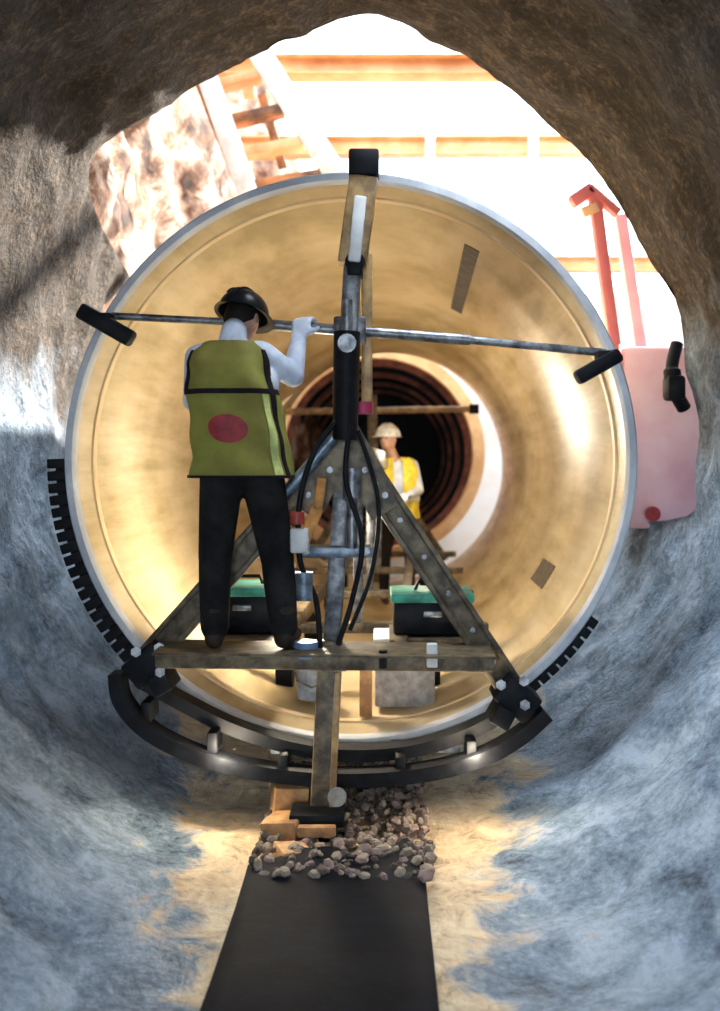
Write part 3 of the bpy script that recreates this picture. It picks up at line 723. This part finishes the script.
ells += [(hd, (.076, .095, .115), RF, SK), (hd+RF @ V((0, .03, -.055)), (.052, .062, .055), RF, SK), (hd+RF @ V((0, .105, -.015)), (.014, .022, .022), RF, SK)]
for sx in (-1, 1): ells += [(hd+RF @ V((sx*.080, -.005, -.01)), (.012, .02, .032), RF, SK)]
e1, h1_ = V((-.10, DF-.10, zf+1.24)), V((-.09, DF-.34, zf+1.34)); segs += [(V((.01, DF, zf+1.39)), e1, .062, .052, SH), (e1, h1_, .05, .04, SH)]
e2, h2_ = V((.37, DF-.06, zf+1.14)), V((.27, DF-.28, zf+1.10)); segs += [(V((.31, DF, zf+1.39)), e2, .062, .052, SH), (e2, h2_, .05, .04, SH)]
hand(segs, h1_, V((0, -1, .2)), V((0, 0, -1)), GL, 1.1, .7); hand(segs, h2_, V((-.4, -.8, .1)), V((0, 0, -1)), GL, 1.1, .7)
figure('body', w2, segs, ells, [M['shirt'], M['pants'], M['boots'], M['skin'], M['shirt']], .012)
mb = MB()
for sx in (-1, 1): mb.ell(hd+RF @ V((sx*.030, .086, .01)), (.011, .009, .008), RF, 10, 6)
mb.build('eyes', M['eye'], w2)
hard_hat(w2, hd+V((0, 0, .035)), RF, M['hatwhite'], PI/2, .95)
secs2 = [(zf+.86, .16, DF, .215, .165), (zf+1.1, .165, DF, .205, .155), (zf+1.32, .165, DF, .205, .15), (zf+1.43, .16, DF, .19, .11), (zf+1.47, .155, DF, .12, .085)]
S2 = make_vest(w2, secs2, None)
mb = MB(); nu, nv = 48, 20
zs = [secs2[0][0]+(secs2[-1][0]-secs2[0][0])*j/nv for j in range(nv+1)]
for z in zs:
    for i in range(nu): mb.v.append(tuple(S2(2*PI*i/nu, z)))
for j in range(nv):
    for i in range(nu):
        u = 2*PI*(i+.5)/nu
        if abs(math.cos(u)) > .93 and zf+1.25 < zs[j] < zf+1.42: continue
        if abs(u-1.5*PI) < .12: continue       # open front
        mb.f.append((j*nu+i, j*nu+(i+1) % nu, (j+1)*nu+(i+1) % nu, (j+1)*nu+i))
mb.mi = [0]*len(mb.f); v2 = tag(mb.build('vest', M['yellowvest'], w2, angle=70), 'yellow safety vest')
strip(S2, 1.55*PI, 2.45*PI, zf+1.03, zf+1.08, 'tape', M['reflect'], v2, 'silver tape')
strip(S2, .55*PI, 1.46*PI, zf+1.03, zf+1.08, 'tape', M['reflect'], v2, 'silver tape')

# ------------------------------------------------------------------ shaft steelwork
def strut(a, b, hgt, dep, label, mat='orange_steel', name='steel_beam', group=None):
    a = Vector(a); b = Vector(b); t_ = thing(name, (a+b)/2, label, 'beam', group)
    z = (b-a).normalized(); y = V((0, 1, 0)); y = (y-z*y.dot(z)).normalized(); n = y.cross(z)
    for s_, nm_ in ((1, 'top_flange'), (-1, 'bottom_flange')):
        MB().beam(a+n*s_*hgt*.46, b+n*s_*hgt*.46, hgt*.10, dep, .004).build(nm_, M[mat], t_)
    MB().beam(a, b, hgt*.86, dep*.25, .004).build('web', M[mat], t_)
    return t_
b1 = strut(V((-2.6, 9.55, 3.93)), V((4.65, 9.55, 3.93)), .19, .25, 'upper orange steel beam crossing the bright shaft opening')
b2 = strut(V((-2.8, 12.5, 4.1)), V((4.65, 12.5, 4.12)), .24, .25, 'lower orange steel beam crossing just above the big pipe')
for px in (430, 533):
    MB().box(P(px, 147, 12.3), (.12, .12, .30), bev=.01).build('stiffener', M['whitepaint'], b2)
strut(V((-2.8, 14, 2.9)), V((4.65, 14, 2.88)), .22, .2, 'pale orange steel beam low behind the red machine')
# stair with white stringers on the left
st = thing('steel_stair', P(260, 170, 9.5), 'white steel stair with rusty treads climbing the left shaft wall', 'stair')
s1a, s1b = P(200, 70, 9.2), P(252, 205, 9.2); s2a, s2b = P(256, 55, 9.2), P(345, 190, 9.2)
MB().beam(P(198, 50, 9.2), s1b, .20, .06).build('stringer', M['whitepaint'], st)
MB().beam(P(245, 30, 9.2), s2b, .22, .06).build('stringer', M['whitepaint'], st)
MB().beam(P(205, 95, 9.7), P(262, 215, 9.7), .10, .06).build('stringer', M['whitepaint'], st)
for k, t_ in enumerate((.12, .38, .62, .86)):
    a, b = s1a.lerp(s1b, t_), s2a.lerp(s2b, t_)
    MB().beam(a.lerp(b, .10)+V((0, .08, 0)), b.lerp(a, .10)+V((0, .08, 0)), .09, .2, .01).build('tread', M['orange_steel'] if k % 2 == 0 else M['rust'], st)
MB().beam(P(190, 60, 9.6), P(240, 190, 9.6), .08, .07).build('brace', M['rust'], st)
MB().beam(P(262, 95, 9.6), P(283, 168, 9.6), .09, .07).build('brace', M['rust'], st)
MB().beam(P(245, 60, 9.6), P(250, 98, 9.6), .12, .08).build('brace', M['orange_steel'], st)

# red machine on the right
rm = thing('red_machine', (2.3, 7.3, -1.85), 'red lifting machine with boom post and pale pink side panel, right of the pipe', 'machine')
q = 7.0
MB().box((P(662, 440, q).x+.06, q+.3, (P(0, 345, q).z+P(0, 530, q).z)/2), (.66, .5, P(0, 345, q).z-P(0, 530, q).z), bev=.04).build('body_panel', M['pinkpanel'], rm)
MB().beam(P(594, 195, q), P(614, 345, q+.1), .085, .1, .01).beam(P(612, 345, q+.1), P(616, 440, q+.1), .085, .1, .01).build('boom_post', M['redmachine'], rm)
MB().beam(P(571, 203, q), P(592, 189, q), .09, .1, .01).beam(P(588, 188, q), P(618, 214, q), .06, .1, .01).build('boom_head', M['redmachine'], rm)
MB().beam(P(620, 215, q+.4), P(640, 350, q+.4), .09, .09, .01).build('hydraulic_ram', M['pinkpanel'], rm)
MB().beam(P(588, 205, q-.02), P(592, 215, q-.02), .12, .05, .01).build('hook_block', M['orange_steel'], rm)
MB().tube([P(653, 514, q-.06), P(653, 514, q+.1)], .055, 20).build('port', M['emblem'], rm)
MB().box((2.38, q+.3, -1.15), (.5, .6, 1.25), bev=.03).build('base', M['redmachine'], rm)
MB().box((2.5, q+.3, -1.8), (.8, .9, .14), bev=.03).build('foot_plate', M['blackmetal'], rm)
# dark hose bundle on the mouth edge
hb = tag(MB().tube(arc_pts([P(677, 344, 6.05), P(672, 368, 6.0), P(676, 392, 6.0), P(684, 408, 6.05)]), [.04]*11+[.055]*10+[.045]*10, 12).box(P(674, 388, 6.0), (.12, .14, .16), bev=.03).build('cable_bundle', M['black']), 'black cable bundle hanging on the right edge of the tunnel mouth', 'cable')

# ------------------------------------------------------------------ tunnel floor things
# black mat strip in the invert
mb = MB(); nx, ny = 14, 70
def fz(x, y):
    return -1.80+.015*math.sin(y*3)+fbm((x, y, 4), 2.0, 3)*.012
for j in range(ny+1):
    for i in range(nx+1):
        x = -.585+.77*i/nx; y = -1+j/ny*5.25+(fbm((x, 9, 0), 3)*.25 if j == ny else 0)
        mb.v.append((x, y, fz(x, y)+.07-(.03 if i in (0, nx) else 0)))
base = len(mb.v)
mb.f = [(j*(nx+1)+i, j*(nx+1)+i+1, (j+1)*(nx+1)+i+1, (j+1)*(nx+1)+i) for j in range(ny) for i in range(nx)]
for j in range(ny+1):
    for i in (0, nx): mb.v.append((-.585+.77*i/nx, -1+j/ny*5.25, -1.86))
for j in range(ny):
    mb.f.append((j*(nx+1), (j+1)*(nx+1), base+2*(j+1), base+2*j)); mb.f.append((j*(nx+1)+nx, base+2*j+1, base+2*(j+1)+1, (j+1)*(nx+1)+nx))
mb.mi = [0]*len(mb.f)
tag(mb.build('floor_mat', plain('wet black rubber', (.0045, .006, .012), .8, 0, (.003, .0035, .006), 9, .5), angle=60), 'long black rubber mat running down the middle of the tunnel floor', 'mat')
# mud and rubble between the mat and the carrier foot
mud = MB()
rnd = random.Random(3)
for k in range(900):
    x = rnd.uniform(-.56, .22); y = rnd.uniform(4.0, 5.6); r = rnd.uniform(.012, .034)
    R = Matrix.Rotation(rnd.uniform(0, 3), 3, 'Z') @ Matrix.Rotation(rnd.uniform(0, 3), 3, 'X')
    mud.ell((x, y, -1.75+rnd.uniform(-.02, .03)), (r*rnd.uniform(.7, 1.4), r, r*.6), R, 6, 4, rnd.randrange(3))
tag(mud.build('gravel', [plain('pink grey stone', (.34, .24, .22), .8), plain('dark mud', (.09, .065, .055), .7), plain('tan stone', (.36, .29, .23), .8)]), 'loose pinkish grey gravel around the carrier foot', 'gravel', kind='stuff')
for i, (px, py, d, sx, sy, sz, rot, lab) in enumerate((
        (289, 798, 4.78, .17, .22, .17, .2, 'upper tan timber block left of the carrier foot'),
        (286, 832, 4.52, .18, .18, .15, -.3, 'middle tan timber block beside the carrier foot'),
        (292, 860, 4.28, .15, .16, .12, .4, 'lowest tan timber block at the end of the black mat'))):
    c = P(px, py, d)
    tag(MB().box(c, (sx, sy, sz), Matrix.Rotation(rot, 3, 'Z') @ Matrix.Rotation(rot*.4, 3, 'Y'), .012).build('timber_block', M['wood']), lab, 'timber', 'timber packing blocks')
